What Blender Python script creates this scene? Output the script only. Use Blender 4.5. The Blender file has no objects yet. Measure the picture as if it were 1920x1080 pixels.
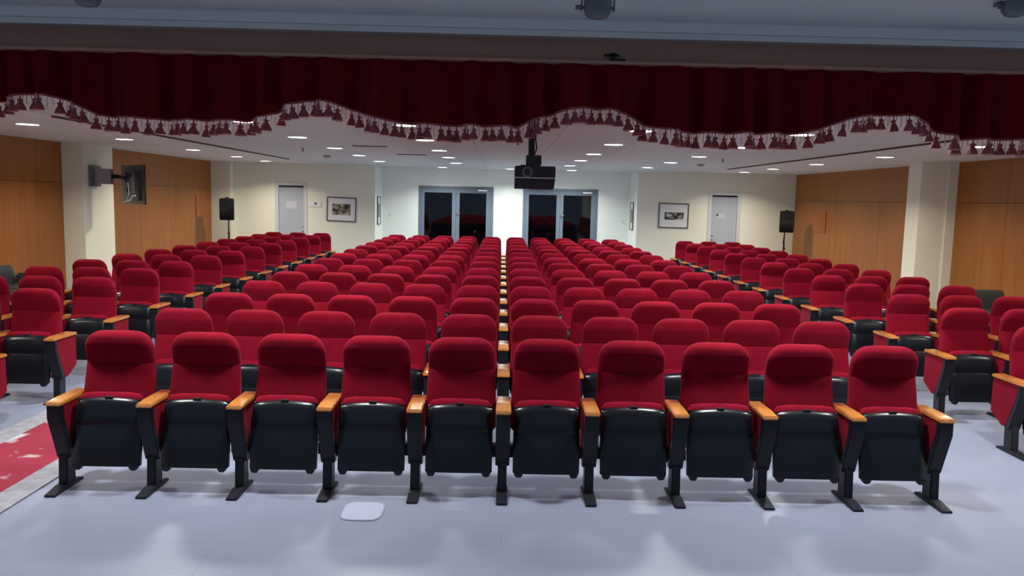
import bpy, math, random
from mathutils import Matrix, Vector
random.seed(7)
PI = math.pi
SC = bpy.context.scene
COL = SC.collection

# ------------------------------------------------------------------ camera
cd = bpy.data.cameras.new('camera')
cd.sensor_fit = 'HORIZONTAL'; cd.sensor_width = 36.0
cd.lens = 1500.0 / 1920.0 * 36.0
cd.clip_start = 0.05; cd.clip_end = 100
cam = bpy.data.objects.new('camera', cd); COL.objects.link(cam)
R_ = Vector((0.99968899, -0.01056459, 0.02259022))
U_ = Vector((-0.02126754, 0.11190802, 0.99349096))
F_ = Vector((0.01302385, 0.99366241, -0.11164853))
M = Matrix.Identity(4)
for i in range(3):
    M[i][0] = R_[i]; M[i][1] = U_[i]; M[i][2] = -F_[i]
M[0][3] = -0.0297; M[1][3] = 0.0; M[2][3] = 1.9755
cam.matrix_world = M
SC.camera = cam

# ------------------------------------------------------------------ world and exposure
wd = bpy.data.worlds.new('world'); SC.world = wd; wd.use_nodes = True
bg = wd.node_tree.nodes['Background']
bg.inputs[0].default_value = (0.46, 0.62, 0.90, 1); bg.inputs[1].default_value = 0.38
SC.view_settings.view_transform = 'Standard'; SC.view_settings.look = 'None'
SC.view_settings.exposure = 0.0; SC.view_settings.gamma = 1.0
SC.view_settings.use_curve_mapping = False
P_INNER, P_OUTER, P_BACK = 52.0, 50.0, 58.0

# ------------------------------------------------------------------ room measures
ZC = 2.85                 # hall ceiling
XL, XR = -8.6, 8.7        # side walls
YV = 4.10                 # valance
YB, YR = 24.0, 25.5       # rear wall, rear wall of the recess
RXL, RXR = -3.85, 3.97    # sides of the recess

# ------------------------------------------------------------------ materials
def mat(name, color, rough=0.6, metal=0.0, **kw):
    m = bpy.data.materials.new(name); m.use_nodes = True
    b = m.node_tree.nodes['Principled BSDF']
    b.inputs['Base Color'].default_value = (*color, 1)
    b.inputs['Roughness'].default_value = rough
    b.inputs['Metallic'].default_value = metal
    for k, v in kw.items():
        b.inputs[k.replace('_', ' ')].default_value = v
    return m

def noisy(m, c1, c2, scale=(1, 1, 1), detail=4, nscale=5.0, bump=0.0, lo=0.3, hi=0.7):
    nt = m.node_tree; b = nt.nodes['Principled BSDF']
    tc = nt.nodes.new('ShaderNodeTexCoord'); mp = nt.nodes.new('ShaderNodeMapping')
    mp.inputs['Scale'].default_value = scale
    nz = nt.nodes.new('ShaderNodeTexNoise'); nz.inputs['Scale'].default_value = nscale
    nz.inputs['Detail'].default_value = detail
    cr = nt.nodes.new('ShaderNodeValToRGB')
    cr.color_ramp.elements[0].position = lo; cr.color_ramp.elements[0].color = (*c1, 1)
    cr.color_ramp.elements[1].position = hi; cr.color_ramp.elements[1].color = (*c2, 1)
    nt.links.new(tc.outputs['Object'], mp.inputs[0]); nt.links.new(mp.outputs[0], nz.inputs[0])
    nt.links.new(nz.outputs['Fac'], cr.inputs[0]); nt.links.new(cr.outputs[0], b.inputs['Base Color'])
    if bump:
        bp = nt.nodes.new('ShaderNodeBump'); bp.inputs['Strength'].default_value = bump
        bp.inputs['Distance'].default_value = 0.005
        nt.links.new(nz.outputs['Fac'], bp.inputs['Height']); nt.links.new(bp.outputs[0], b.inputs['Normal'])
    return m

M_RED = noisy(mat('red velvet', (0.3, 0.004, 0.018), 0.95, Sheen_Weight=0.06, Sheen_Roughness=0.3, Specular_IOR_Level=0.12),
              (0.158, 0.0012, 0.010), (0.196, 0.0022, 0.0145), (1, 1, 1), 3, 9)
M_RED.node_tree.nodes['Principled BSDF'].inputs['Sheen Tint'].default_value = (1, .3, .38, 1)
M_SEATB = mat('black plastic', (0.006, 0.007, 0.011), 0.28, Specular_IOR_Level=0.35)
M_STAND = mat('dark stand metal', (0.008, 0.009, 0.014), 0.42, Specular_IOR_Level=0.3)
M_WOODARM = noisy(mat('varnished beech', (0.5, 0.2, 0.05), 0.22, Coat_Weight=0.8, Coat_Roughness=0.08), (0.42, 0.15, 0.03), (0.54, 0.21, 0.05), (6, 1, 6), 4, 6)
M_CREAM = noisy(mat('cream paint', (0.70, 0.70, 0.58), 0.75), (0.79, 0.79, 0.66), (0.83, 0.83, 0.70), (1, 1, 1), 2, 0.7)
M_WHITEWALL = noisy(mat('pale cream paint', (0.74, 0.76, 0.68), 0.75), (0.80, 0.83, 0.76), (0.84, 0.87, 0.80), (1, 1, 1), 2, 0.7)
M_CEIL = noisy(mat('ceiling paint', (0.60, 0.57, 0.56), 0.8), (0.64, 0.61, 0.55), (0.69, 0.66, 0.60), (1, 1, 1), 2, 0.5)
M_CEILC = mat('ceiling grey panels', (0.54, 0.55, 0.51), 0.6)
M_WOOD = noisy(mat('orange wood veneer', (0.40, 0.17, 0.04), 0.42), (0.30, 0.100, 0.012), (0.37, 0.135, 0.020), (0.9, 3.0, 0.22), 6, 3.2)
M_WOODP = noisy(mat('deeper orange wood', (0.38, 0.14, 0.03), 0.4), (0.31, 0.085, 0.008), (0.36, 0.105, 0.012), (1, 3, .3), 4, 3)
M_JOINT = mat('dark joint', (0.09, 0.04, 0.015), 0.7)
M_ALU = mat('grey door paint', (0.15, 0.19, 0.235), 0.35)
M_DOOR = mat('pale grey door', (0.43, 0.47, 0.54), 0.45)
M_DFRAME = mat('light door frame', (0.60, 0.62, 0.62), 0.5)
M_DARK = mat('near black', (0.008, 0.008, 0.010), 0.6)
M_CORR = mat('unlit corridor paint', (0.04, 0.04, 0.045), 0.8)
M_GLASS = mat('tinted door glass', (0.35, 0.37, 0.42), 0.03, Transmission_Weight=1.0, IOR=1.45)
M_STEEL = mat('satin steel', (0.6, 0.6, 0.6), 0.3, 1.0)
M_WHITE = mat('white plastic', (0.8, 0.8, 0.8), 0.4)
M_PAPER = mat('paper', (0.56, 0.59, 0.66), 0.8)
M_TVGREY = mat('grey bracket metal', (0.16, 0.16, 0.18), 0.45, 0.3)
M_TVBLACK = mat('black television plastic', (0.012, 0.010, 0.011), 0.35)
M_SCREEN = mat('black screen glass', (0.004, 0.004, 0.005), 0.08)
M_FRAMEG = mat('dark grey frame', (0.06, 0.07, 0.065), 0.4)
M_PMAT = mat('picture mount card', (0.74, 0.75, 0.74), 0.8)
M_LEATHER = mat('black leather', (0.03, 0.034, 0.036), 0.33)
M_PROJ = mat('projector casing', (0.012, 0.013, 0.02), 0.3)
M_PROJL = mat('projector casing with red reflection tint', (0.016, 0.006, 0.010), 0.22)  # reddish tint stands in for the red seats reflected in the casing
M_LENS = mat('lens glass', (0.02, 0.025, 0.05), 0.05)
M_CURT = noisy(mat('maroon curtain velvet', (0.16, 0.004, 0.01), 0.9, Sheen_Weight=0.0, Specular_IOR_Level=0.15), (0.11, 0.0015, 0.006), (0.19, 0.0025, 0.008), (6, 1, 0.6), 3, 2)
M_TASSEL = mat('dark red tassel yarn', (0.34, 0.055, 0.05), 0.6, Sheen_Weight=0.3)
M_NET = mat('pale satin cord', (0.90, 0.62, 0.60), 0.3, Sheen_Weight=0.3)
M_BEAM = noisy(mat('brown beam', (0.16, 0.08, 0.055), 0.6), (0.42, 0.22, 0.15), (0.48, 0.26, 0.18), (0.3, 1, 3), 3, 4)
M_STCEIL = mat('stage ceiling paint', (0.66, 0.70, 0.70), 0.8)
M_MOULD = mat('grey moulding', (0.84, 0.83, 0.80), 0.6)
M_CAN = mat('lamp housing', (0.16, 0.18, 0.20), 0.5)
M_RUGB = noisy(mat('grey rug border', (0.30, 0.28, 0.30), 0.95), (0.17, 0.16, 0.19), (0.25, 0.24, 0.27), (1, 1, 1), 3, 14)
M_RUG = noisy(mat('red rug with pale flowers', (0.4, 0.01, 0.04), 0.95), (0.20, 0.003, 0.022), (0.36, 0.33, 0.35), (1, 1, 1), 6, 3.2, lo=0.56, hi=0.64)
def floor_mat():
    m = mat('pale grey vinyl floor', (0.40, 0.42, 0.50), 0.34)
    nt = m.node_tree; b = nt.nodes['Principled BSDF']
    tc = nt.nodes.new('ShaderNodeTexCoord')
    br = nt.nodes.new('ShaderNodeTexBrick'); br.inputs['Scale'].default_value = 1.0
    br.inputs['Brick Width'].default_value = 3.2; br.inputs['Row Height'].default_value = 0.62
    br.inputs['Mortar Size'].default_value = 0.004
    br.inputs['Color1'].default_value = (0.225, 0.24, 0.325, 1); br.inputs['Color2'].default_value = (0.235, 0.25, 0.335, 1)
    br.inputs['Mortar'].default_value = (0.195, 0.21, 0.295, 1)
    nz = nt.nodes.new('ShaderNodeTexNoise'); nz.inputs['Scale'].default_value = 1.3; nz.inputs['Detail'].default_value = 5
    mx = nt.nodes.new('ShaderNodeMixRGB'); mx.blend_type = 'MULTIPLY'; mx.inputs[0].default_value = 0.25
    nt.links.new(tc.outputs['Object'], br.inputs[0]); nt.links.new(tc.outputs['Object'], nz.inputs[0])
    nt.links.new(br.outputs[0], mx.inputs[1]); nt.links.new(nz.outputs['Fac'], mx.inputs[2])
    nt.links.new(mx.outputs[0], b.inputs['Base Color'])
    return m
M_FLOOR = floor_mat()
def emis(name, c, s):
    m = mat(name, c, 0.5); b = m.node_tree.nodes['Principled BSDF']
    b.inputs['Emission Color'].default_value = (*c, 1); b.inputs['Emission Strength'].default_value = s
    return m
M_GLOWC = emis('lit diffuser cool', (0.95, 1.0, 0.98), 20)
M_GLOWW = emis('lit diffuser warm', (1.0, 0.95, 0.86), 14)

# ------------------------------------------------------------------ mesh builder
class MB:
    def __init__(s): s.v = []; s.f = []
    def add(s, vs, fs):
        n = len(s.v); s.v += [tuple(p) for p in vs]; s.f += [tuple(i + n for i in f) for f in fs]; return s
    def box(s, x0, x1, y0, y1, z0, z1):
        return s.add([(x0,y0,z0),(x1,y0,z0),(x1,y1,z0),(x0,y1,z0),(x0,y0,z1),(x1,y0,z1),(x1,y1,z1),(x0,y1,z1)],
                     [(0,3,2,1),(4,5,6,7),(0,1,5,4),(1,2,6,5),(2,3,7,6),(3,0,4,7)])
    def prism(s, pts, a0, a1, axis='x'):
        """polygon pts (u,v) extruded along an axis; axis x: (y,z), y: (x,z), z: (x,y)"""
        n = len(pts)
        def P(u, v, a): return {'x': (a, u, v), 'y': (u, a, v), 'z': (u, v, a)}[axis]
        vs = [P(u, v, a0) for u, v in pts] + [P(u, v, a1) for u, v in pts]
        fs = [tuple(range(n - 1, -1, -1)), tuple(range(n, 2 * n))] + [(i, (i + 1) % n, n + (i + 1) % n, n + i) for i in range(n)]
        return s.add(vs, fs)
    def loft(s, rings):
        n = len(rings[0]); vs = [p for r in rings for p in r]; fs = []
        for k in range(len(rings) - 1):
            for i in range(n):
                j = (i + 1) % n
                fs.append((k*n+i, k*n+j, (k+1)*n+j, (k+1)*n+i))
        fs.append(tuple(range(n - 1, -1, -1))); fs.append(tuple((len(rings)-1)*n + i for i in range(n)))
        return s.add(vs, fs)
    def cyl(s, c, r, h, axis='z', n=20, r2=None):
        r2 = r if r2 is None else r2
        def P(a, rr, t):
            u, v = rr * math.cos(a), rr * math.sin(a)
            return {'z': (c[0]+u, c[1]+v, c[2]+t), 'y': (c[0]+u, c[1]+t, c[2]+v), 'x': (c[0]+t, c[1]+u, c[2]+v)}[axis]
        return s.loft([[P(2*PI*i/n, r, 0) for i in range(n)], [P(2*PI*i/n, r2, h) for i in range(n)]])
    def lathe(s, c, prof, n=16):
        return s.loft([[(c[0]+r*math.cos(2*PI*i/n), c[1]+r*math.sin(2*PI*i/n), c[2]+z) for i in range(n)] for r, z in prof])
    def tube(s, pts, r, n=8):
        rings = []
        for k, p in enumerate(pts):
            a = Vector(pts[max(k-1, 0)]); b = Vector(pts[min(k+1, len(pts)-1)]); d = (b - a).normalized()
            u = d.cross(Vector((0.13, 0.31, 0.94))).normalized(); w = d.cross(u)
            rings.append([tuple(Vector(p) + u*r*math.cos(2*PI*i/n) + w*r*math.sin(2*PI*i/n)) for i in range(n)])
        return s.loft(rings)
    def build(s, name, m, parent=None, smooth=False, bevel=0.0, seg=2):
        me = bpy.data.meshes.new(name); me.from_pydata(s.v, [], s.f); me.update()
        import bmesh
        b = bmesh.new(); b.from_mesh(me); bmesh.ops.recalc_face_normals(b, faces=b.faces)
        if bevel: bmesh.ops.bevel(b, geom=b.edges[:] , offset=bevel, segments=seg, affect='EDGES', clamp_overlap=True)
        if smooth:
            for f in b.faces: f.smooth = True
            for e in b.edges:
                if len(e.link_faces) == 2 and e.calc_face_angle(0) > 0.7: e.smooth = False
        b.to_mesh(me); b.free()
        me.materials.append(m)
        o = bpy.data.objects.new(name, me); COL.objects.link(o)
        if parent: o.parent = parent
        return o
def sring(z, cy, hw, ht, n=40, e=3.2, cx=0.0):
    out = []
    for i in range(n):
        a = 2*PI*i/n; c, s_ = math.cos(a), math.sin(a)
        out.append((cx + hw*math.copysign(abs(c)**(2/e), c), cy + ht*math.copysign(abs(s_)**(2/e), s_), z))
    return out
def tag(o, label=None, cat=None, group=None, kind=None):
    if label: o['label'] = label
    if cat: o['category'] = cat
    if group: o['group'] = group
    if kind: o['kind'] = kind
    return o
def thing(name, loc, label, cat, group=None, rz=0.0):
    o = bpy.data.objects.new(name, None); COL.objects.link(o); o.location = loc; o.rotation_euler = (0, 0, rz)
    o.empty_display_size = 0.1
    return tag(o, label, cat, group)
def struct(name, mb, m, **kw):
    return tag(mb.build(name, m, **kw), kind='structure')
def copy_tree(o, parent=None):
    if o.type == 'LIGHT': return
    c = o.copy(); COL.objects.link(c)
    if parent: c.parent = parent
    for ch in list(o.children): copy_tree(ch, c)
    return c
ORD = ['zeroth','first','second','third','fourth','fifth','sixth','seventh','eighth','ninth','tenth','eleventh','twelfth','thirteenth','fourteenth']

# ------------------------------------------------------------------ room shell
struct('floor', MB().box(-9.2, 9.2, -3.0, 28.2, -0.1, 0.0), M_FLOOR)
T = 0.15
c = MB()
SX0, SX1 = -5.55, 5.75
c.box(XL-T, SX0, 4.4, YB, ZC, ZC+0.12); c.box(SX1, XR+T, 4.4, YB, ZC, ZC+0.12)
struct('ceiling', c, M_CEIL)
c = MB()
for i in range(9):
    x0 = SX0 + 0.02 + (SX1-SX0-0.04)*i/9; x1 = SX0 + 0.02 + (SX1-SX0-0.04)*(i+1)/9
    for j in range(8):
        y0 = 4.4 + (YB-4.4)*j/8; y1 = 4.4 + (YB-4.4)*(j+1)/8
        c.box(x0+0.003, x1-0.003, y0+0.003, y1-0.003, ZC, ZC+0.10)
c.box(RXL, RXR, YB, YR, ZC, ZC+0.1)
c.box(SX0-0.1, SX1+0.1, 4.4, YR, ZC+0.101, ZC+0.12)
struct('ceiling_centre', c, M_CEILC)
struct('trim_1', MB().box(SX0-0.025, SX0+0.02, 10.0, 20.8, ZC-0.022, ZC+0.01), M_JOINT)
struct('trim_2', MB().box(SX1-0.02, SX1+0.025, 10.0, 20.8, ZC-0.022, ZC+0.01), M_JOINT)

def wood_wall(name, xs, xf, joints, y0, y1):
    """panels xs..xf thick in front of a dark backing"""
    w = MB(); ys = [y0] + [j for j in joints if y0 < j < y1] + [y1]
    for a, b in zip(ys[:-1], ys[1:]):
        for z0, z1 in ((0, 2.08), (2.08, ZC)):
            w.box(min(xs, xf), max(xs, xf), a+0.004, b-0.004, z0+0.004, z1-(0.004 if z1 < ZC else 0))
    o = struct(name, w, M_WOOD)
    bk = MB().box(min(xs, 2*xs-xf), max(xs, 2*xs-xf), y0, y1, 0, ZC).build('backing', M_JOINT, o)
    return o
wood_wall('wall_left', XL-0.02, XL, [14.91+2.11*n for n in range(-6, 6)], 4.1, YB)
wood_wall('wall_right', XR+0.02, XR, [13.84+2.36*n for n in range(-5, 6)], 4.1, YB)

def wall_y(name, x0, x1, y0, y1, holes, m):
    w = MB(); x = x0
    for (a, b, z) in sorted(holes):
        w.box(x, a, y0, y1, 0, ZC); w.box(a, b, y0, y1, z, ZC); x = b
    w.box(x, x1, y0, y1, 0, ZC)
    return struct(name, w, m)
wall_y('wall_rear_left', XL-T, RXL, YB, YB+T, [(-6.76, -5.92, 2.23)], M_CREAM)
wall_y('wall_rear_right', RXR, XR+T, YB, YB+T, [(6.16, 7.02, 2.23)], M_CREAM)
wall_y('wall_rear_centre', RXL-T, RXR+T, YR, YR+T, [(-2.716, -0.342, 2.305), (0.587, 2.969, 2.305)], M_WHITEWALL)
struct('wall_recess_left', MB().box(RXL-T, RXL, YB+T, YR, 0, ZC), M_WHITEWALL)
struct('wall_recess_right', MB().box(RXR, RXR+T, YB+T, YR, 0, ZC), M_WHITEWALL)
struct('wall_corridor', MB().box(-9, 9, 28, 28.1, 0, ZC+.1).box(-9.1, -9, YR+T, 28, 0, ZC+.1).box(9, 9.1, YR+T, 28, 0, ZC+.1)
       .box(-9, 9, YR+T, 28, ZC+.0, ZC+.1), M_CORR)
# side columns and corner pier
struct('column_left', MB().box(XL, -8.19, 15.75, 16.95, 0, ZC), M_CREAM, bevel=0.004)
struct('column_right', MB().box(8.0, 8.52, 15.45, 15.95, 0, ZC).box(8.52, XR, 15.42, 15.95, 0, ZC), M_CREAM)
struct('column_corner', MB().box(XL, -8.04, 23.7, YB, 0, ZC), M_CREAM)

# proscenium: side walls, beam, moulding, stage ceiling
struct('wall_proscenium_left', MB().box(XL-T, -4.6, 4.12, 4.4, 0, ZC), M_CREAM)
struct('wall_proscenium_right', MB().box(4.6, XR+T, 4.12, 4.4, 0, ZC), M_CREAM)
struct('beam_proscenium', MB().box(-4.6, 4.6, 4.18, 4.4, 2.50, 2.86), M_BEAM)
struct('trim_3', MB().box(-4.6, 4.6, 4.085, 4.18, 2.812, 2.86).box(-4.6, 4.6, 4.115, 4.18, 2.785, 2.812), M_MOULD)
struct('ceiling_stage', MB().box(-6, 6, -1.0, 4.4, 2.86, 2.98), M_STCEIL)

# ------------------------------------------------------------------ doors
def single_door(name, x0, x1, handle_x, paper, dark_dot, lab):
    fr = MB().box(x0-0.06, x0+0.045, YB-0.02, YB+T, 0, 2.29).box(x1-0.045, x1+0.06, YB-0.02, YB+T, 0, 2.29).box(x0+0.045, x1-0.045, YB-0.02, YB+T, 2.20, 2.29)
    o = struct(name, fr, M_DFRAME)
    lf = MB().box(x0+0.045, x1-0.045, YB+0.07, YB+0.12, 0.01, 2.15).build('door_leaf', M_DOOR, o)
    MB().box(x0+0.045, x1-0.045, YB+0.05, YB+0.12, 2.15, 2.20).build('head_shadow', M_DARK, o)  # near-black strip painted in as the shadow under the door head
    s = 1 if handle_x < (x0+x1)/2 else -1
    h = MB().cyl((handle_x, YB+0.07, 0.86), 0.028, -0.012, 'y').cyl((handle_x, YB+0.07, 0.98), 0.024, -0.012, 'y')
    h.tube([(handle_x, YB+0.06, 0.86), (handle_x, YB+0.01, 0.86), (handle_x+s*0.13, YB+0.01, 0.86)], 0.011)
    h.build('door_handle', M_STEEL, lf, smooth=True)
    p = MB().box(*paper[:2], YB+0.066, YB+0.069, *paper[2:]).build('notice', M_PAPER, lf)
    if dark_dot: MB().box(paper[0]-0.02, paper[0]+0.05, YB+0.062, YB+0.066, 1.58, 1.64).build('notice_mark', M_FRAMEG, p)
    return o
single_door('door_1', -6.76, -5.92, -6.02, (-6.51, -6.19, 1.52, 1.74), False, '')
single_door('door_4', 6.16, 7.02, 6.27, (6.39, 6.63, 1.52, 1.65), True, '')
def glass_door(name, x0, g, x1, closer):
    y0, y1 = YR-0.01, YR+0.09
    fr = MB().box(x0, x0+0.07, y0, y1, 0, 2.305).box(x1-0.07, x1, y0, y1, 0, 2.305).box(x0+0.07, x1-0.07, y0, y1, 2.235, 2.305)
    o = struct(name, fr, M_ALU)
    mid = (g[1]+g[2])/2
    for k, (a, b, l, r) in enumerate(((g[0], g[1], x0+0.075, mid-0.003), (g[2], g[3], mid+0.003, x1-0.075))):
        lf = MB().box(l, a, y0+0.01, y1-0.02, 0.01, 2.228).box(b, r, y0+0.01, y1-0.02, 0.01, 2.228)
        lf.box(a, b, y0+0.01, y1-0.02, 2.10, 2.228).box(a, b, y0+0.01, y1-0.02, 0.01, 0.16)
        lo = lf.build('door_leaf', M_ALU, o)
        MB().box(a, b, y0+0.03, y0+0.042, 0.16, 2.10).build('glass_pane', M_GLASS, lo)
        if k == 1:
            MB().box(b-0.27, b+0.02, y0-0.045, y0+0.012, 2.165, 2.215).build('door_closer', M_WHITE, lo, bevel=0.006)
            hx = (mid + a)/2 - 0.02
            MB().box(hx-0.02, hx+0.02, y0-0.005, y0+0.01, 1.37, 1.53).tube([(hx, y0, 1.47), (hx, y0-0.05, 1.47), (hx+0.1, y0-0.05, 1.47)], 0.011).build('door_handle', M_STEEL, lo, smooth=True)
glass_door('door_2', -2.716, (-2.529, -1.653, -1.417, -0.574), -0.342, None)
glass_door('door_3', 0.587, (0.778, 1.657, 1.876, 2.756), 2.969, None)

# ------------------------------------------------------------------ ceiling lights
def make_light():
    o = thing('ceiling_light', (0, 0, ZC), 'x', 'ceiling light')
    n = 28; ring = MB()
    prof = [(0.140, -0.004), (0.143, -0.014), (0.160, -0.016), (0.172, -0.002), (0.172, 0.0)]
    for k in range(len(prof)-1):
        vs = []; fs = []
        for i in range(n):
            for r, z in (prof[k], prof[k+1]): vs.append((r*math.cos(2*PI*i/n), r*math.sin(2*PI*i/n), z))
        for i in range(n):
            j = (i+1) % n; fs.append((2*i, 2*j, 2*j+1, 2*i+1))
        ring.add(vs, fs)
    ring.build('frame', M_WHITE, o, smooth=True)
    MB().cyl((0, 0, -0.008), 0.141, 0.006, n=28).build('diffuser', M_GLOWC, o)
    return o
LIGHT_C = make_light()
LIGHT_W = copy_tree(LIGHT_C)
for ch in LIGHT_W.children:
    if ch.name.startswith('diffuser'):
        ch.data = ch.data.copy(); ch.data.materials[0] = M_GLOWW
used = {}
def ceiling_light(x, y, warm, power, label, group):
    src = LIGHT_W if warm else LIGHT_C
    if src.name in used: o = copy_tree(src)
    else: o = src; used[src.name] = 1
    o.location = (x, y, ZC); tag(o, label, 'ceiling light', group)
    key = 'downlight_warm' if warm else 'downlight_cool'
    key += '_%d' % int(power)
    ld = bpy.data.lights.get(key)
    if not ld:
        ld = bpy.data.lights.new(key, 'AREA'); ld.shape = 'DISK'; ld.size = 0.26; ld.energy = power
        ld.color = (1.0, 0.90, 0.76) if warm else (0.95, 1.0, 0.97); ld.spread = math.radians(140)
    lo = bpy.data.objects.new('lamp', ld); COL.objects.link(lo); lo.parent = o; lo.location = (0, 0, -0.012)
INX = [(-3.25, 'left'), (-1.27, 'inner left'), (1.67, 'inner right'), (3.68, 'right')]
INY = [5.2, 7.6, 10.1, 12.65, 15.4, 18.0, 20.9]
for x, nm in INX:
    for k, y in enumerate(INY):
        ceiling_light(x, y, False, P_INNER, 'round white downlight, %s from the stage in the %s central ceiling line' % (ORD[k+1], nm), 'round downlights over the centre block')
for x, nm in ((-6.65, 'left'), (6.68, 'right')):
    for k, y in enumerate((5.8, 8.5, 11.35, 14.2, 17.3, 20.1, 22.5)):
        ceiling_light(x, y, True, P_OUTER, 'round warm downlight, %s from the stage in the %s outer ceiling line' % (ORD[k+1], nm), 'round downlights along the side walls')
for x, y, nm in ((-1.88, 24.2, 'left'), (0.17, 24.2, 'middle'), (2.0, 24.2, 'right')):
    ceiling_light(x, y, False, P_BACK, 'round downlight at the rear recess above the glass doors, the %s one' % nm, 'round downlights in the rear recess')
# small ceiling fittings
for x, y, lab in ((-3.9, 15.6, 'small dark sprinkler head under the ceiling, left of centre'), (4.3, 16.0, 'small dark sprinkler head under the ceiling, right of centre'), (0.17, 12.3, 'tiny sprinkler head under the ceiling beside the projector pole')):
    o = thing('sprinkler', (x, y, ZC), lab, 'sprinkler', 'ceiling sprinkler heads')
    MB().cyl((0, 0, -0.012), 0.035, 0.012).build('cover', M_WHITE, o, smooth=True)
    MB().cyl((0, 0, -0.07), 0.012, 0.06).cyl((0, 0, -0.075), 0.028, 0.006).build('nozzle', M_FRAMEG, o, smooth=True)
for x, y, lab in ((-4.1, 18.6, 'grey smoke detector on the ceiling, left of centre'), (4.5, 18.6, 'grey smoke detector on the ceiling, right of centre')):
    tag(MB().lathe((x, y, ZC), [(0.09, 0), (0.09, -0.02), (0.06, -0.05), (0.03, -0.055)]).build('smoke_detector', mat('detector', (0.3, 0.29, 0.27), 0.6), smooth=True), lab, 'smoke detector', 'ceiling smoke detectors')
for x, y, lab in ((-2.45, 14.6, 'narrow dark ceiling air slot, nearer the stage'), (-2.0, 17.2, 'narrow dark ceiling air slot, nearer the rear doors')):
    o = thing('air_slot', (x, y, ZC), lab, 'air vent', 'ceiling air slots')
    MB().box(-0.32, 0.32, -0.05, 0.05, -0.008, 0.0).build('frame', M_TVGREY, o)
    MB().box(-0.30, 0.30, -0.03, -0.005, -0.014, -0.008).box(-0.30, 0.30, 0.005, 0.03, -0.014, -0.008).build('blade', M_DARK, o)

# ------------------------------------------------------------------ auditorium chairs
W = 0.58
def add_stand(o, x):
    """armrest stand centred on x: wooden top, upholstered panel, black front, leg, foot"""
    h = 0.047
    MB().prism([(-0.275, 0.578), (-0.268, 0.603), (-0.15, 0.610), (0.11, 0.608), (0.125, 0.598), (0.125, 0.578)], x-0.050, x+0.050).build('armrest', M_WOODARM, o, smooth=True, bevel=0.006)
    ap = MB().prism([(0.115, 0.578), (0.115, 0.29), (-0.04, 0.205), (-0.10, 0.205), (-0.215, 0.49), (-0.215, 0.578)], x-h+0.006, x+h-0.006).build('arm_panel', M_RED, o, bevel=0.006)
    MB().prism([(-0.215, 0.578), (-0.215, 0.49), (-0.10, 0.205), (-0.10, 0.195), (-0.158, 0.200), (-0.262, 0.49), (-0.260, 0.578)], x-h, x+h).build('front_strip', M_STAND, ap, smooth=True, bevel=0.008)
    lg = MB().prism([(-0.19, 0.012), (-0.175, 0.23), (-0.07, 0.23), (-0.08, 0.012)], x-0.030, x+0.030).build('leg', M_STAND, o, bevel=0.006)
    MB().prism([(-0.35, 0.0), (-0.35, 0.014), (-0.22, 0.034), (-0.06, 0.034), (0.01, 0.014), (0.01, 0.0)], x-0.036, x+0.036).build('foot_plate', M_STAND, lg, bevel=0.004)
def back_rings():
    R = []
    def prof(z):
        # centre line and half thickness (front face = cy-ht)
        pts = [(0.40, 0.000, 0.040), (0.50, 0.012, 0.046), (0.65, 0.040, 0.047), (0.78, 0.066, 0.047), (0.812, 0.073, 0.045),
               (0.830, 0.070, 0.047), (0.88, 0.058, 0.051), (0.94, 0.045, 0.055), (1.0, 0.044, 0.052), (1.03, 0.044, 0.05)]
        for a, b in zip(pts[:-1], pts[1:]):
            if z <= b[0] + 1e-9:
                t = (z-a[0])/(b[0]-a[0]); return a[1]+(b[1]-a[1])*t, a[2]+(b[2]-a[2])*t
        return pts[-1][1:]
    rc = 0.125; top = 1.026; hwm = 0.229
    zs = [0.40, 0.403, 0.42, 0.46, 0.52, 0.6, 0.68, 0.74, 0.78, 0.80, 0.81, 0.816, 0.825, 0.84, 0.86, 0.88, top-rc, 0.92, 0.94, 0.955, 0.97, 0.982, 0.993, 1.003, 1.011, 1.018, 1.023, top]
    for z in zs:
        cy, ht = prof(z); hw = hwm + 0.012*min(1.0, max(0.0, (0.80-z)/0.25))
        if z > top-rc: hw = hwm - rc + math.sqrt(max(rc*rc-(z-(top-rc))**2, 0.0))
        if z > top-0.045: ht *= math.sqrt(max(1-((z-(top-0.045))/0.0462)**2, 0.01))
        if z < 0.42: hw -= (0.42-z)*0.9; ht -= (0.42-z)*0.8
        if abs(z-0.81) < 0.004: ht -= 0.003
        R.append(sring(z, cy, hw, ht, 44, 3.4))
    return R
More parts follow.
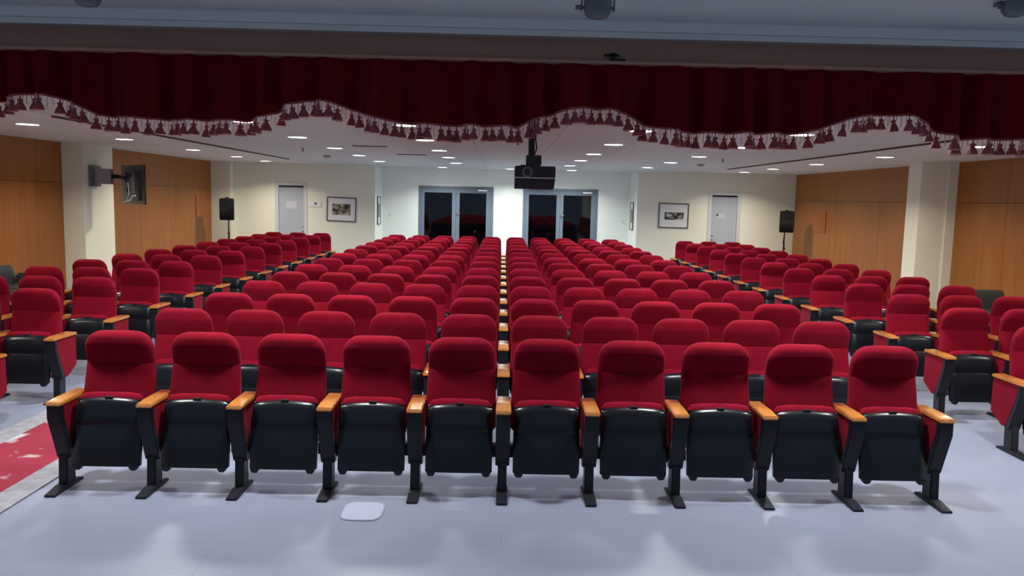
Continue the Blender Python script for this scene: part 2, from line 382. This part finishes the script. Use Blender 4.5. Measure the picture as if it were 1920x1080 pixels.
def make_chair(end):
    o = thing('auditorium_chair', (0, 0, 0), 'x', 'chair')
    b = MB().loft(back_rings()).build('backrest', M_RED, o, smooth=True)
    MB().loft([sring(z, cy, hw, ht, 32, 4) for z, cy, hw, ht in ((0.34, 0.045, 0.19, 0.012), (0.36, 0.050, 0.205, 0.018), (0.6, 0.082, 0.212, 0.018), (0.80, 0.118, 0.212, 0.016), (0.93, 0.108, 0.20, 0.014), (0.955, 0.104, 0.185, 0.006))]).build('back_shell', M_SEATB, o, smooth=True)
    # tipped-up seat: cushion behind, hard shell in front
    cu = MB()
    cu.loft([sring(z, cy, hw, ht, 36, 3.6) for z, cy, hw, ht in ((0.17, -0.150, 0.19, 0.018), (0.20, -0.142, 0.208, 0.034), (0.35, -0.118, 0.212, 0.038), (0.52, -0.092, 0.212, 0.036), (0.595, -0.084, 0.208, 0.032), (0.620, -0.082, 0.19, 0.024), (0.632, -0.082, 0.13, 0.010))])
    cu.build('seat_cushion', M_RED, o, smooth=True)
    sh = MB(); n = 17; rows = [(0.165, -0.214), (0.24, -0.205), (0.428, -0.178), (0.432, -0.1755), (0.436, -0.1765), (0.50, -0.165), (0.555, -0.152), (0.585, -0.140), (0.604, -0.120), (0.608, -0.098)]
    vs = []; fs = []
    for r, (z, y) in enumerate(rows):
        t = r/(len(rows)-1); hw = 0.221 - 0.010*max(0, (z-0.45)/0.16)
        for i in range(n):
            u = -1 + 2*i/(n-1)
            zz = z + (0.018*(1-u*u)-0.018)*max(0, (z-0.35)/0.26)
            yy = y + 0.026*abs(u)**6
            vs.append((hw*u, yy, zz))
    nb = len(vs)
    for (z, y) in rows:
        for i in range(n):
            u = -1 + 2*i/(n-1); hw = 0.221 - 0.010*max(0, (z-0.45)/0.16)
            zz = z + (0.018*(1-u*u)-0.018)*max(0, (z-0.35)/0.26)
            vs.append((hw*u, max(y+0.05, y+0.03) if z < 0.6 else y+0.006, zz))
    nr = len(rows)
    for r in range(nr-1):
        for i in range(n-1):
            a = r*n+i; fs.append((a, a+1, a+n+1, a+n)); a += nb; fs.append((a, a+n, a+n+1, a+1))
        for i in (0, n-1):
            a = r*n+i; fs.append((a, a+n, nb+a+n, nb+a))
    for r in (0, nr-1):
        for i in range(n-1):
            a = r*n+i; fs.append((a, nb+a, nb+a+1, a+1))
    sh.add(vs, fs)
    for s in (-1, 1):
        sh.prism([(s*0.214, 0.17), (s*0.150, 0.17), (s*0.158, 0.150), (s*0.168, 0.138), (s*0.196, 0.138), (s*0.208, 0.150)], -0.208, -0.172, 'y')
    so = sh.build('seat_shell', M_SEATB, o, smooth=True)
    MB().box(-0.024, 0.024, -0.130, -0.110, 0.600, 0.6135).build('catch', M_DARK, so)
    # short side brackets joining seat and back to the stands
    for s in (-1, 1):
        MB().box(min(s*0.245, s*0.212), max(s*0.245, s*0.212), -0.10, -0.04, 0.24, 0.31).build('pivot_bracket', M_STAND, o)
    add_stand(o, -W/2)
    if end: add_stand(o, W/2)
    return o
CH = make_chair(False); CHE = make_chair(True)
chused = set()
def place_chair(end, x, y, label, group):
    src = CHE if end else CH
    if src.name in chused: o = copy_tree(src)
    else: o = src; chused.add(src.name)
    o.location = (x, y, 0); tag(o, label, 'chair', group)
D1, PITCH = 5.327, 1.0897
for k in range(14):
    y = D1 + PITCH*k
    for j in range(10):
        side = 'left' if j < 5 else 'right'; q = j+1 if j < 5 else 10-j
        place_chair(j == 9, (j-4.5)*W, y, 'red tip-up auditorium chair, %s from the %s end of %s centre-block row' % (ORD[q], side, ORD[k+1]), 'red chairs of the centre block')
for s, nm in ((-1, 'left'), (1, 'right')):
    for k in range(1, 14):
        y = D1 + PITCH*k + 0.02
        for q in range(3):
            x = s*(4.155 + W*(q+0.5))
            end = (q == 0) if s < 0 else (q == 2)
            place_chair(end, x, y, 'red tip-up chair, %s from the aisle in %s row of %s side block' % (ORD[q+1], ORD[k], nm), 'red chairs of the %s side block' % nm)

# ------------------------------------------------------------------ rug and floor box
o = thing('aisle_rug', (0, 0, 0), 'long red rug with pale flowers and grey border in left aisle', 'rug')
MB().box(-3.85, -3.24, -0.5, 6.95, 0.0, 0.012).build('field', M_RUG, o)
MB().box(-4.05, -3.85, -0.5, 7.15, 0.0, 0.011).box(-3.24, -3.04, -0.5, 7.15, 0, 0.011).box(-3.85, -3.24, 6.95, 7.15, 0, 0.011).build('border', M_RUGB, o)
o = thing('floor_box', (-0.87, 4.84, 0), 'flush round-cornered floor socket box in front of the front row', 'floor socket')
MB().prism([(0.13*math.copysign(abs(math.cos(a))**.5, math.cos(a)), 0.15*math.copysign(abs(math.sin(a))**.5, math.sin(a))) for a in [2*PI*i/40 for i in range(40)]], 0.0, 0.005, 'z').build('rim', mat('floor box rim', (0.24, 0.24, 0.33), 0.4), o)
MB().prism([(0.122*math.copysign(abs(math.cos(a))**.5, math.cos(a)), 0.142*math.copysign(abs(math.sin(a))**.5, math.sin(a))) for a in [2*PI*i/40 for i in range(40)]], 0.003, 0.007, 'z').build('lid', mat('floor box lid', (0.33, 0.34, 0.44), 0.4), o)

# ------------------------------------------------------------------ valance
KX = [-3.62, -3.40, -3.10, -2.80, -2.50, -2.38, -2.25, -2.15, -2.08, -1.89, -1.60, -1.34, -1.24, -1.15, -1.01, -0.90, -0.78, -0.68, -0.55, -0.42, 0.03, 0.11, 0.20, 0.30, 0.39, 0.50, 0.58, 0.66, 0.72, 0.87, 1.20, 1.47, 1.57, 1.70, 1.85, 1.98, 2.10, 2.19, 2.28, 2.60, 2.9, 3.05, 3.2, 3.35, 3.5, 3.62]
KZ = [2.42, 2.36, 2.332, 2.34, 2.425, 2.444, 2.420, 2.385, 2.345, 2.33, 2.33, 2.33, 2.355, 2.405, 2.440, 2.43, 2.395, 2.36, 2.34, 2.335, 2.333, 2.37, 2.40, 2.425, 2.438, 2.430, 2.41, 2.37, 2.345, 2.328, 2.328, 2.335, 2.36, 2.41, 2.443, 2.435, 2.40, 2.35, 2.328, 2.325, 2.33, 2.38, 2.43, 2.44, 2.42, 2.38]
def hem(x):
    if x > 3.62: return 2.383 + 0.055*math.cos((x-3.30)*4.333)
    if x < -3.62: return 2.398 + 0.055*math.cos((x+3.90)*4.333)
    for a in range(len(KX)-1):
        if x <= KX[a+1] or a == len(KX)-2:
            t = min(1, max(0, (x-KX[a])/(KX[a+1]-KX[a]))); t = t*t*(3-2*t) if False else t
            return KZ[a]+(KZ[a+1]-KZ[a])*t
def pleat(x, t):
    """depth of the folds, opening out towards the hem (t=1)"""
    a = 0.020 + 0.034*t
    return a*(0.9*math.sin(x*31+1.8*math.sin(x*5.1)) + 0.35*math.sin(x*61+2*math.sin(x*7)) + 0.45*math.sin(x*14.3))
val = thing('stage_valance', (0, 0, 0), 'long maroon velvet stage valance with scalloped tasselled hem', 'curtain')
v = MB(); NX, NZ = 1140, 9; vs = []; fs = []
for i in range(NX+1):
    x = -4.58 + 9.16*i/NX; hz = hem(x)
    for j in range(NZ+1):
        t = j/NZ
        vs.append((x, YV - 0.0 + pleat(x, t) - 0.005, 2.655 + (hz-2.655)*t))
nv = len(vs)
vs += [(p[0], p[1]+0.006, p[2]) for p in vs]
for i in range(NX):
    for j in range(NZ):
        a = i*(NZ+1)+j; fs.append((a, a+1, a+NZ+2, a+NZ+1)); b = a+nv; fs.append((b, b+NZ+1, b+NZ+2, b+1))
    a = i*(NZ+1)+NZ; fs.append((a, nv+a, nv+a+NZ+1, a+NZ+1))
    a = i*(NZ+1); fs.append((a, a+NZ+1, nv+a+NZ+1, nv+a))
v.add(vs, fs).build('drape', M_CURT, val, smooth=True)
MB().box(-4.59, 4.59, YV-0.04, 4.18, 2.648, 2.662).build('rail', M_BEAM, val)
def tassel_mb(n=10, c=(0, 0, 0), k=1.0, w=1.45):
    return MB().lathe(c, [(0.002, 0.0), (0.003*w, -0.022*k), (0.009*w, -0.026*k), (0.010*w, -0.032*k), (0.006*w, -0.038*k), (0.011*w, -0.048*k), (0.0175*w, -0.068*k), (0.0195*w, -0.078*k), (0.017*w, -0.080*k)], n)
tp = [-4.53+0.0453*i for i in range(201)]
vis = sorted(tp, key=abs)[:100]
proto = None; rest = MB(); net = MB()
for i, x in enumerate(tp):
    jx = x + random.uniform(-0.006, 0.006); p = (jx, YV + pleat(jx, 1.0) - 0.002, hem(jx) + 0.002)
    if x in vis:
        if proto is None: proto = tassel_mb().build('tassel', M_TASSEL, val, smooth=True); t = proto
        else: t = proto.copy(); COL.objects.link(t); t.parent = val
        t.location = p; s = random.uniform(0.88, 1.12); t.scale = (s, s, random.uniform(0.93, 1.06))
        t.rotation_euler = (random.uniform(-.05, .05), random.uniform(-.1, .1), random.uniform(0, 3))
    else:
        m_ = tassel_mb(8, p); rest.add(m_.v, m_.f)
    for q in (0.25, 0.5, 0.75):
        a = x + 0.0453*q; pa = (a, YV + pleat(a, 1.0) - 0.002, hem(a))
        ex = x + (0.008 if q < .5 else 0.0373 if q > .5 else 0.0226)
        pb = (ex + random.uniform(-.003, .003), YV + pleat(ex, 1.0) - 0.002, hem(a) - (0.035 if q != .5 else 0.05) - random.uniform(0, .012))
        net.tube([pa, ((pa[0]+pb[0])/2 + random.uniform(-.003, .003), pa[1]-0.003, (pa[2]+pb[2])/2), pb], 0.0026, 5)
ro = rest.build('tassel', M_TASSEL, val, smooth=True); ro['kind'] = 'stuff'
no = net.build('cord_netting', M_NET, val); no['kind'] = 'stuff'
# braid along the hem
MB().tube([(x, YV + pleat(x, 1.0) - 0.003, hem(x)) for x in [-4.56+0.02*i for i in range(457)]], 0.006, 6).build('braid', M_TASSEL, val, smooth=True)

# bracket on the beam, stage spotlights
o = thing('beam_hook', (0.512, 4.18, 2.672), 'small dark metal hook bracket on the brown beam above the valance', 'bracket')
MB().box(-0.012, 0.012, -0.03, 0.0, -0.01, 0.045).build('post', M_DARK, o)
MB().box(-0.045, 0.03, -0.03, -0.004, 0.032, 0.040).box(0.0, 0.062, -0.028, -0.006, 0.010, 0.017).build('arm', M_DARK, o)
for x, y, z, lab in ((-1.86, 3.62, 2.765, 'dim round stage spotlight hanging from stage ceiling at far left'), (0.355, 3.52, 2.745, 'dim round stage spotlight hanging from stage ceiling right of centre'), (2.15, 3.52, 2.80, 'dim stage spotlight at the top right corner')):
    o = thing('stage_spotlight', (x, y, z), lab, 'stage light', 'stage spotlights')
    MB().lathe((0, 0, 0), [(0.02, -0.003), (0.042, 0.004), (0.056, 0.022), (0.060, 0.045), (0.058, 0.075), (0.035, 0.09)], 28).build('housing', M_CAN, o, smooth=True)
    MB().box(-0.072, -0.066, -0.012, 0.012, 0.03, 2.86-z).box(0.066, 0.072, -0.012, 0.012, 0.03, 2.86-z).box(-0.066, 0.066, -0.012, 0.012, 2.852-z, 2.86-z).cyl((-0.095, 0, 0.045), 0.010, 0.03, 'x').box(-.066, -.058, -.008, .008, .04, .05).box(.058, .066, -.008, .008, .04, .05).build('yoke', M_TVGREY, o)

# ------------------------------------------------------------------ projector
o = thing('projector', (0.31, 8.80, 2.08), 'black ceiling-hung projector on a pole facing the stage', 'projector')
bd = MB().box(-0.222, 0.222, 0, 0.40, 0.125, 0.248).build('casing', M_PROJ, o, bevel=0.008)
MB().prism([(-0.222, 0.0), (0.208, 0.0), (0.222, 0.116), (-0.222, 0.116)], 0.01, 0.39, 'y').build('lower_casing', M_PROJL, o, bevel=0.004)
MB().box(-0.224, 0.224, -0.004, 0.40, 0.114, 0.126).build('silver_strip', M_STEEL, bd)
ln = MB().lathe((0, 0, 0), [(0.058, 0), (0.058, 0.02), (0.048, 0.028), (0.044, 0.02)], 28)
ln.v = [(-0.085+x, 0.0-z, 0.182+y) for x, y, z in ln.v]
lno = ln.build('lens_ring', M_TVGREY, bd, smooth=True)
g = MB().lathe((0, 0, 0), [(0.043, 0), (0.038, 0.022), (0.02, 0.030), (0.005, 0.032)], 24); g.v = [(-0.085+x, 0.0-z, 0.182+y) for x, y, z in g.v]
g.build('lens', M_LENS, lno, smooth=True)
MB().box(-0.16, 0.06, 0.08, 0.30, 0.248, 0.262).box(-0.10, 0.07, 0.10, 0.26, 0.262, 0.37).build('mount_bracket', M_PROJ, o, bevel=0.004)
MB().cyl((-0.04, 0.18, 0.36), 0.036, ZC-2.08-0.36, n=20).cyl((-0.04, 0.18, ZC-2.08-0.02), 0.09, 0.02).build('pole', M_STAND, o, smooth=True)
MB().tube([(-0.01, 0.13, 0.37), (0.015, 0.12, 0.45), (0.0, 0.135, 0.55), (0.012, 0.13, 0.77)], 0.008).build('cable', M_DARK, o, smooth=True)

# ------------------------------------------------------------------ wall television
A = Vector((-7.76, 16.4, 0)); B = Vector((-6.86, 15.4, 0)); mid = (A+B)/2; ang = math.atan2(B.y-A.y, B.x-A.x)
o = thing('television', (mid.x, mid.y, 1.69), 'black television seen from behind on a wall arm at the left column', 'television', rz=ang)
# local x along the screen, local y: +y = screen side
MB().box(-0.672, 0.672, 0.0, 0.035, 0.0, 0.76).build('bezel', M_TVBLACK, o, bevel=0.006)
MB().box(-0.65, 0.65, 0.035, 0.038, 0.02, 0.74).build('screen', M_SCREEN, o)
MB().prism([(-0.45, 0.08), (0.45, 0.08), (0.40, 0.62), (-0.40, 0.62)], -0.045, 0.0, 'y').build('rear_cover', M_TVBLACK, o, bevel=0.01)
MB().box(-0.26, -0.18, -0.07, -0.045, 0.22, 0.62).box(0.18, 0.26, -0.07, -0.045, 0.22, 0.62).box(-0.26, 0.26, -0.085, -0.07, 0.32, 0.52).build('mounting_plate', M_TVGREY, o)
MB().tube([(0.05, -0.10, 0.42), (0.09, -0.10, 0.2), (-0.1, -0.09, 0.06), (-0.35, -0.08, 0.03)], 0.007).tube([(-0.05, -.09, .05), (0.12, -0.09, 0.08), (0.24, -0.08, 0.16), (0.36, -.07, .17)], 0.012).build('cable', M_WHITE, o, smooth=True)
o2 = thing('wall_bracket', (-8.19, 16.12, 2.02), 'grey metal wall bracket box and arm on the left column holding the television', 'bracket')
MB().box(0.0, 0.08, -0.17, 0.18, 0.0, 0.41).build('wall_box', M_TVGREY, o2, bevel=0.008)
MB().box(0.08, 0.40, -0.10, 0.02, 0.05, 0.35).build('arm_box', mat('pale grey bracket', (0.30, 0.30, 0.34), 0.5), o2, bevel=0.008)
q = mid + Vector((-(B-A).normalized().y, (B-A).normalized().x, 0)) * -0.09   # rear side of the television
q = Vector((q.x+8.19, q.y-16.12, 0))
MB().tube([(0.40, -0.04, 0.20), (0.55, -0.06, 0.20), (q.x-0.03, q.y-0.03, 0.16), (q.x, q.y, 0.12)], 0.045, 10).build('tilt_joint', M_STAND, o2, smooth=True)

# ------------------------------------------------------------------ loudspeakers on stands
for x, rz, lab in ((-7.74, 0.25, 'left'), (7.96, -0.25, 'right')):
    s = thing('loudspeaker', (x, 22.5, 1.18), 'black loudspeaker on a pole stand in the rear %s corner' % lab, 'loudspeaker', 'rear corner loudspeakers', rz)
    MB().prism([(-0.20, 0.0), (0.20, 0.0), (0.16, 0.34), (-0.16, 0.34)], 0.0, 0.61, 'z').build('cabinet', M_TVBLACK, s, bevel=0.02, smooth=True)
    MB().box(-0.17, 0.17, -0.010, 0.0, 0.03, 0.36).build('grille', M_SCREEN, s)
    MB().box(-0.10, 0.10, -0.008, 0.0, 0.41, 0.54).build('horn', M_PROJ, s, bevel=0.003)
    MB().box(-0.05, 0.05, 0.12, 0.16, 0.60, 0.64).build('carry_handle', M_TVBLACK, s, bevel=0.006)
    t = thing('speaker_stand', (x, 22.64 if True else 0, 0), 'black tripod stand under the rear %s loudspeaker' % lab, 'speaker stand', 'loudspeaker stands', rz)
    MB().cyl((0, 0, 0.45), 0.017, 0.73).cyl((0, 0, 0.12), 0.024, 0.75).build('pole', M_STAND, t, smooth=True)
    for k in range(3):
        a = 2*PI*k/3 + 0.5
        MB().tube([(0.02*math.cos(a), 0.02*math.sin(a), 0.62), (0.42*math.cos(a), 0.42*math.sin(a), 0.02)], 0.012).build('leg', M_STAND, t, smooth=True)
    if lab == 'right':
        MB().tube([(-0.0, -0.04, 1.17), (-0.03, -0.05, 0.9), (0.03, -0.05, 0.72), (-0.06, -0.05, 0.6), (-0.02, -0.04, 0.3), (0, -0.04, 0.02)], 0.012).build('cable', M_DARK, t, smooth=True)

# ------------------------------------------------------------------ pictures and wall plates
def print_mat(name, c1, c2, seed):
    m = mat(name, c1, 0.6)
    noisy(m, c1, c2, (1.0, 1, 1.6), 2, 6.0, lo=0.42, hi=0.60)
    m.node_tree.nodes['Mapping'].inputs['Location'].default_value = (seed, seed*2, seed*3)
    return m
def picture(x0, x1, z0, z1, img, tilt, m, label, outline=None):
    cx, cz = (x0+x1)/2, (z0+z1)/2; hw, hh = (x1-x0)/2, (z1-z0)/2
    o = thing('framed_picture', (cx, YB, cz), label, 'picture', 'framed pictures on the rear wall'); o.rotation_euler = (0, tilt, 0)
    t = 0.028
    MB().box(-hw, hw, -0.03, 0, hh-t, hh).box(-hw, hw, -0.03, 0, -hh, -hh+t).box(-hw, -hw+t, -0.03, 0, -hh+t, hh-t).box(hw-t, hw, -0.03, 0, -hh+t, hh-t).build('frame', M_FRAMEG, o)
    MB().box(-hw+t, hw-t, -0.016, 0, -hh+t, hh-t).build('mount', M_PMAT, o)
    a, b, c_, d = img
    MB().box(a-cx, b-cx, -0.019, -0.016, c_-cz, d-cz).build('print', m, o)
    return o
picture(-5.28, -4.41, 1.165, 1.885, (-5.12, -4.575, 1.36, 1.69), 0.03, print_mat('old street print', (0.02, 0.018, 0.012), (0.42, 0.36, 0.27), 3.1), 'framed dark brown photograph of buildings beside the left rear door')
picture(4.62, 5.52, 1.19, 1.93, (4.80, 5.38, 1.44, 1.66), 0.005, print_mat('old harbour print', (0.02, 0.025, 0.025), (0.50, 0.54, 0.55), 8.3), 'framed black and white landscape photograph beside the right rear door')
for x, s, y0, lab in ((RXL, 1, 24.35, 'dark framed picture seen edge-on on the left side of the rear recess'), (RXR, -1, 24.55, 'dark framed picture seen edge-on on the right side of the rear recess')):
    o = thing('side_picture', (x, y0, 1.5), lab, 'picture', 'framed pictures seen edge-on')
    X0, X1 = sorted((0, s*0.035))
    MB().box(X0, X1, 0, 0.03, -0.42, 0.44).box(X0, X1, 0.55, 0.58, -0.42, 0.44).box(X0, X1, 0.03, 0.55, 0.41, 0.44).box(X0, X1, 0.03, 0.55, -0.42, -0.39).build('frame', M_FRAMEG, o)
    X0, X1 = sorted((0, s*0.02)); MB().box(X0, X1, 0.03, 0.55, -0.39, 0.41).build('mount', M_PMAT, o)
    X0, X1 = sorted((s*0.02, s*0.023)); MB().box(X0, X1, 0.14, 0.44, -0.2, 0.22).build('print', M_TVGREY, o)
o = thing('wall_sign', (-5.62, YB, 1.66), 'small pale wall panel with a dark spot between left rear door and picture', 'wall panel')
MB().box(-0.18, 0.18, -0.02, 0, -0.075, 0.075).build('plate', M_WHITE, o, bevel=0.004)
MB().box(-0.03, 0.045, -0.026, -0.02, -0.005, 0.05).build('mark', M_FRAMEG, o)
for x, z, lab in ((-3.62, 1.37, 'small white light switch left of the left glass door'), (3.78, 1.3, 'small white light switch right of the right glass door')):
    o = thing('light_switch', (x, YR, z), lab, 'light switch', 'recess light switches')
    MB().box(-0.045, 0.045, -0.012, 0, -0.06, 0.06).build('plate', M_WHITE, o, bevel=0.003)
    MB().box(-0.02, 0.02, -0.017, -0.012, -0.03, 0.03).build('rocker', M_DFRAME, o)
for x, s, lab in ((XL, 1, 'square deeper-orange patch on the left wood wall'), (XR, -1, 'square deeper-orange patch on the right wood wall')):
    X0, X1 = sorted((x+s*0.001, x+s*0.018)); Y0 = 22.5 if s > 0 else 21.6  # thin raised square, deeper orange than the wall around it
    tag(MB().box(X0, X1, Y0, Y0+1.0, 1.22, 1.82).build('orange_patch', M_WOODP, bevel=0.003), lab, 'wall panel', 'deeper-orange wall patches')

# ------------------------------------------------------------------ leather seats by the side walls
def sofa(name, x, y, w, s, label, cat):
    """s=+1 stands by the left wall and faces +x"""
    o = thing(name, (x, y, 0), label, cat, rz=0 if s > 0 else PI)
    bk = MB(); rr = []
    for t in [i/12 for i in range(13)]:
        z = 0.12 + 0.60*t; ht = w/2*(1 - (0.10*max(0, t-0.6)/0.4)**1)
        rr.append(sring(z, 0, 0.10 if t < .93 else 0.06, ht, 36, 5, cx=-0.30-0.07*t))
    MB().loft(rr).build('backrest', M_LEATHER, o, smooth=True)
    MB().box(-0.22, 0.38, -w/2+0.16, w/2-0.16, 0.14, 0.30).build('base', M_LEATHER, o, bevel=0.02, smooth=True)
    nseat = 1 if w < 1.3 else 2
    for k in range(nseat):
        a = -w/2+0.17 + (w-0.34)*k/nseat; b = -w/2+0.17 + (w-0.34)*(k+1)/nseat
        MB().box(-0.20, 0.40, a+0.005, b-0.005, 0.30, 0.44).build('seat_cushion', M_LEATHER, o, bevel=0.04, smooth=True, seg=3)
    for q in (-1, 1):
        Y0, Y1 = sorted((q*(w/2), q*(w/2-0.16)))
        MB().prism([(-0.24, 0.12), (0.38, 0.12), (0.40, 0.50), (0.34, 0.56), (-0.24, 0.60)], Y0, Y1, 'y').build('armrest', M_LEATHER, o, bevel=0.03, smooth=True, seg=3)
        for xx in (-0.30, 0.30):
            MB().cyl((xx, q*(w/2-0.08), 0), 0.022, 0.13).build('leg', M_STEEL, o, smooth=True)
    return o
sofa('leather_sofa', -7.62, 12.1, 1.9, 1, 'dark grey leather sofa by the left wood wall behind the side chairs', 'sofa')
ac = sofa('leather_armchair', 7.36, 11.95, 0.92, -1, 'black leather armchair by the right wood wall behind the side chairs', 'armchair')
ac.rotation_euler = (0, 0, -PI/2)
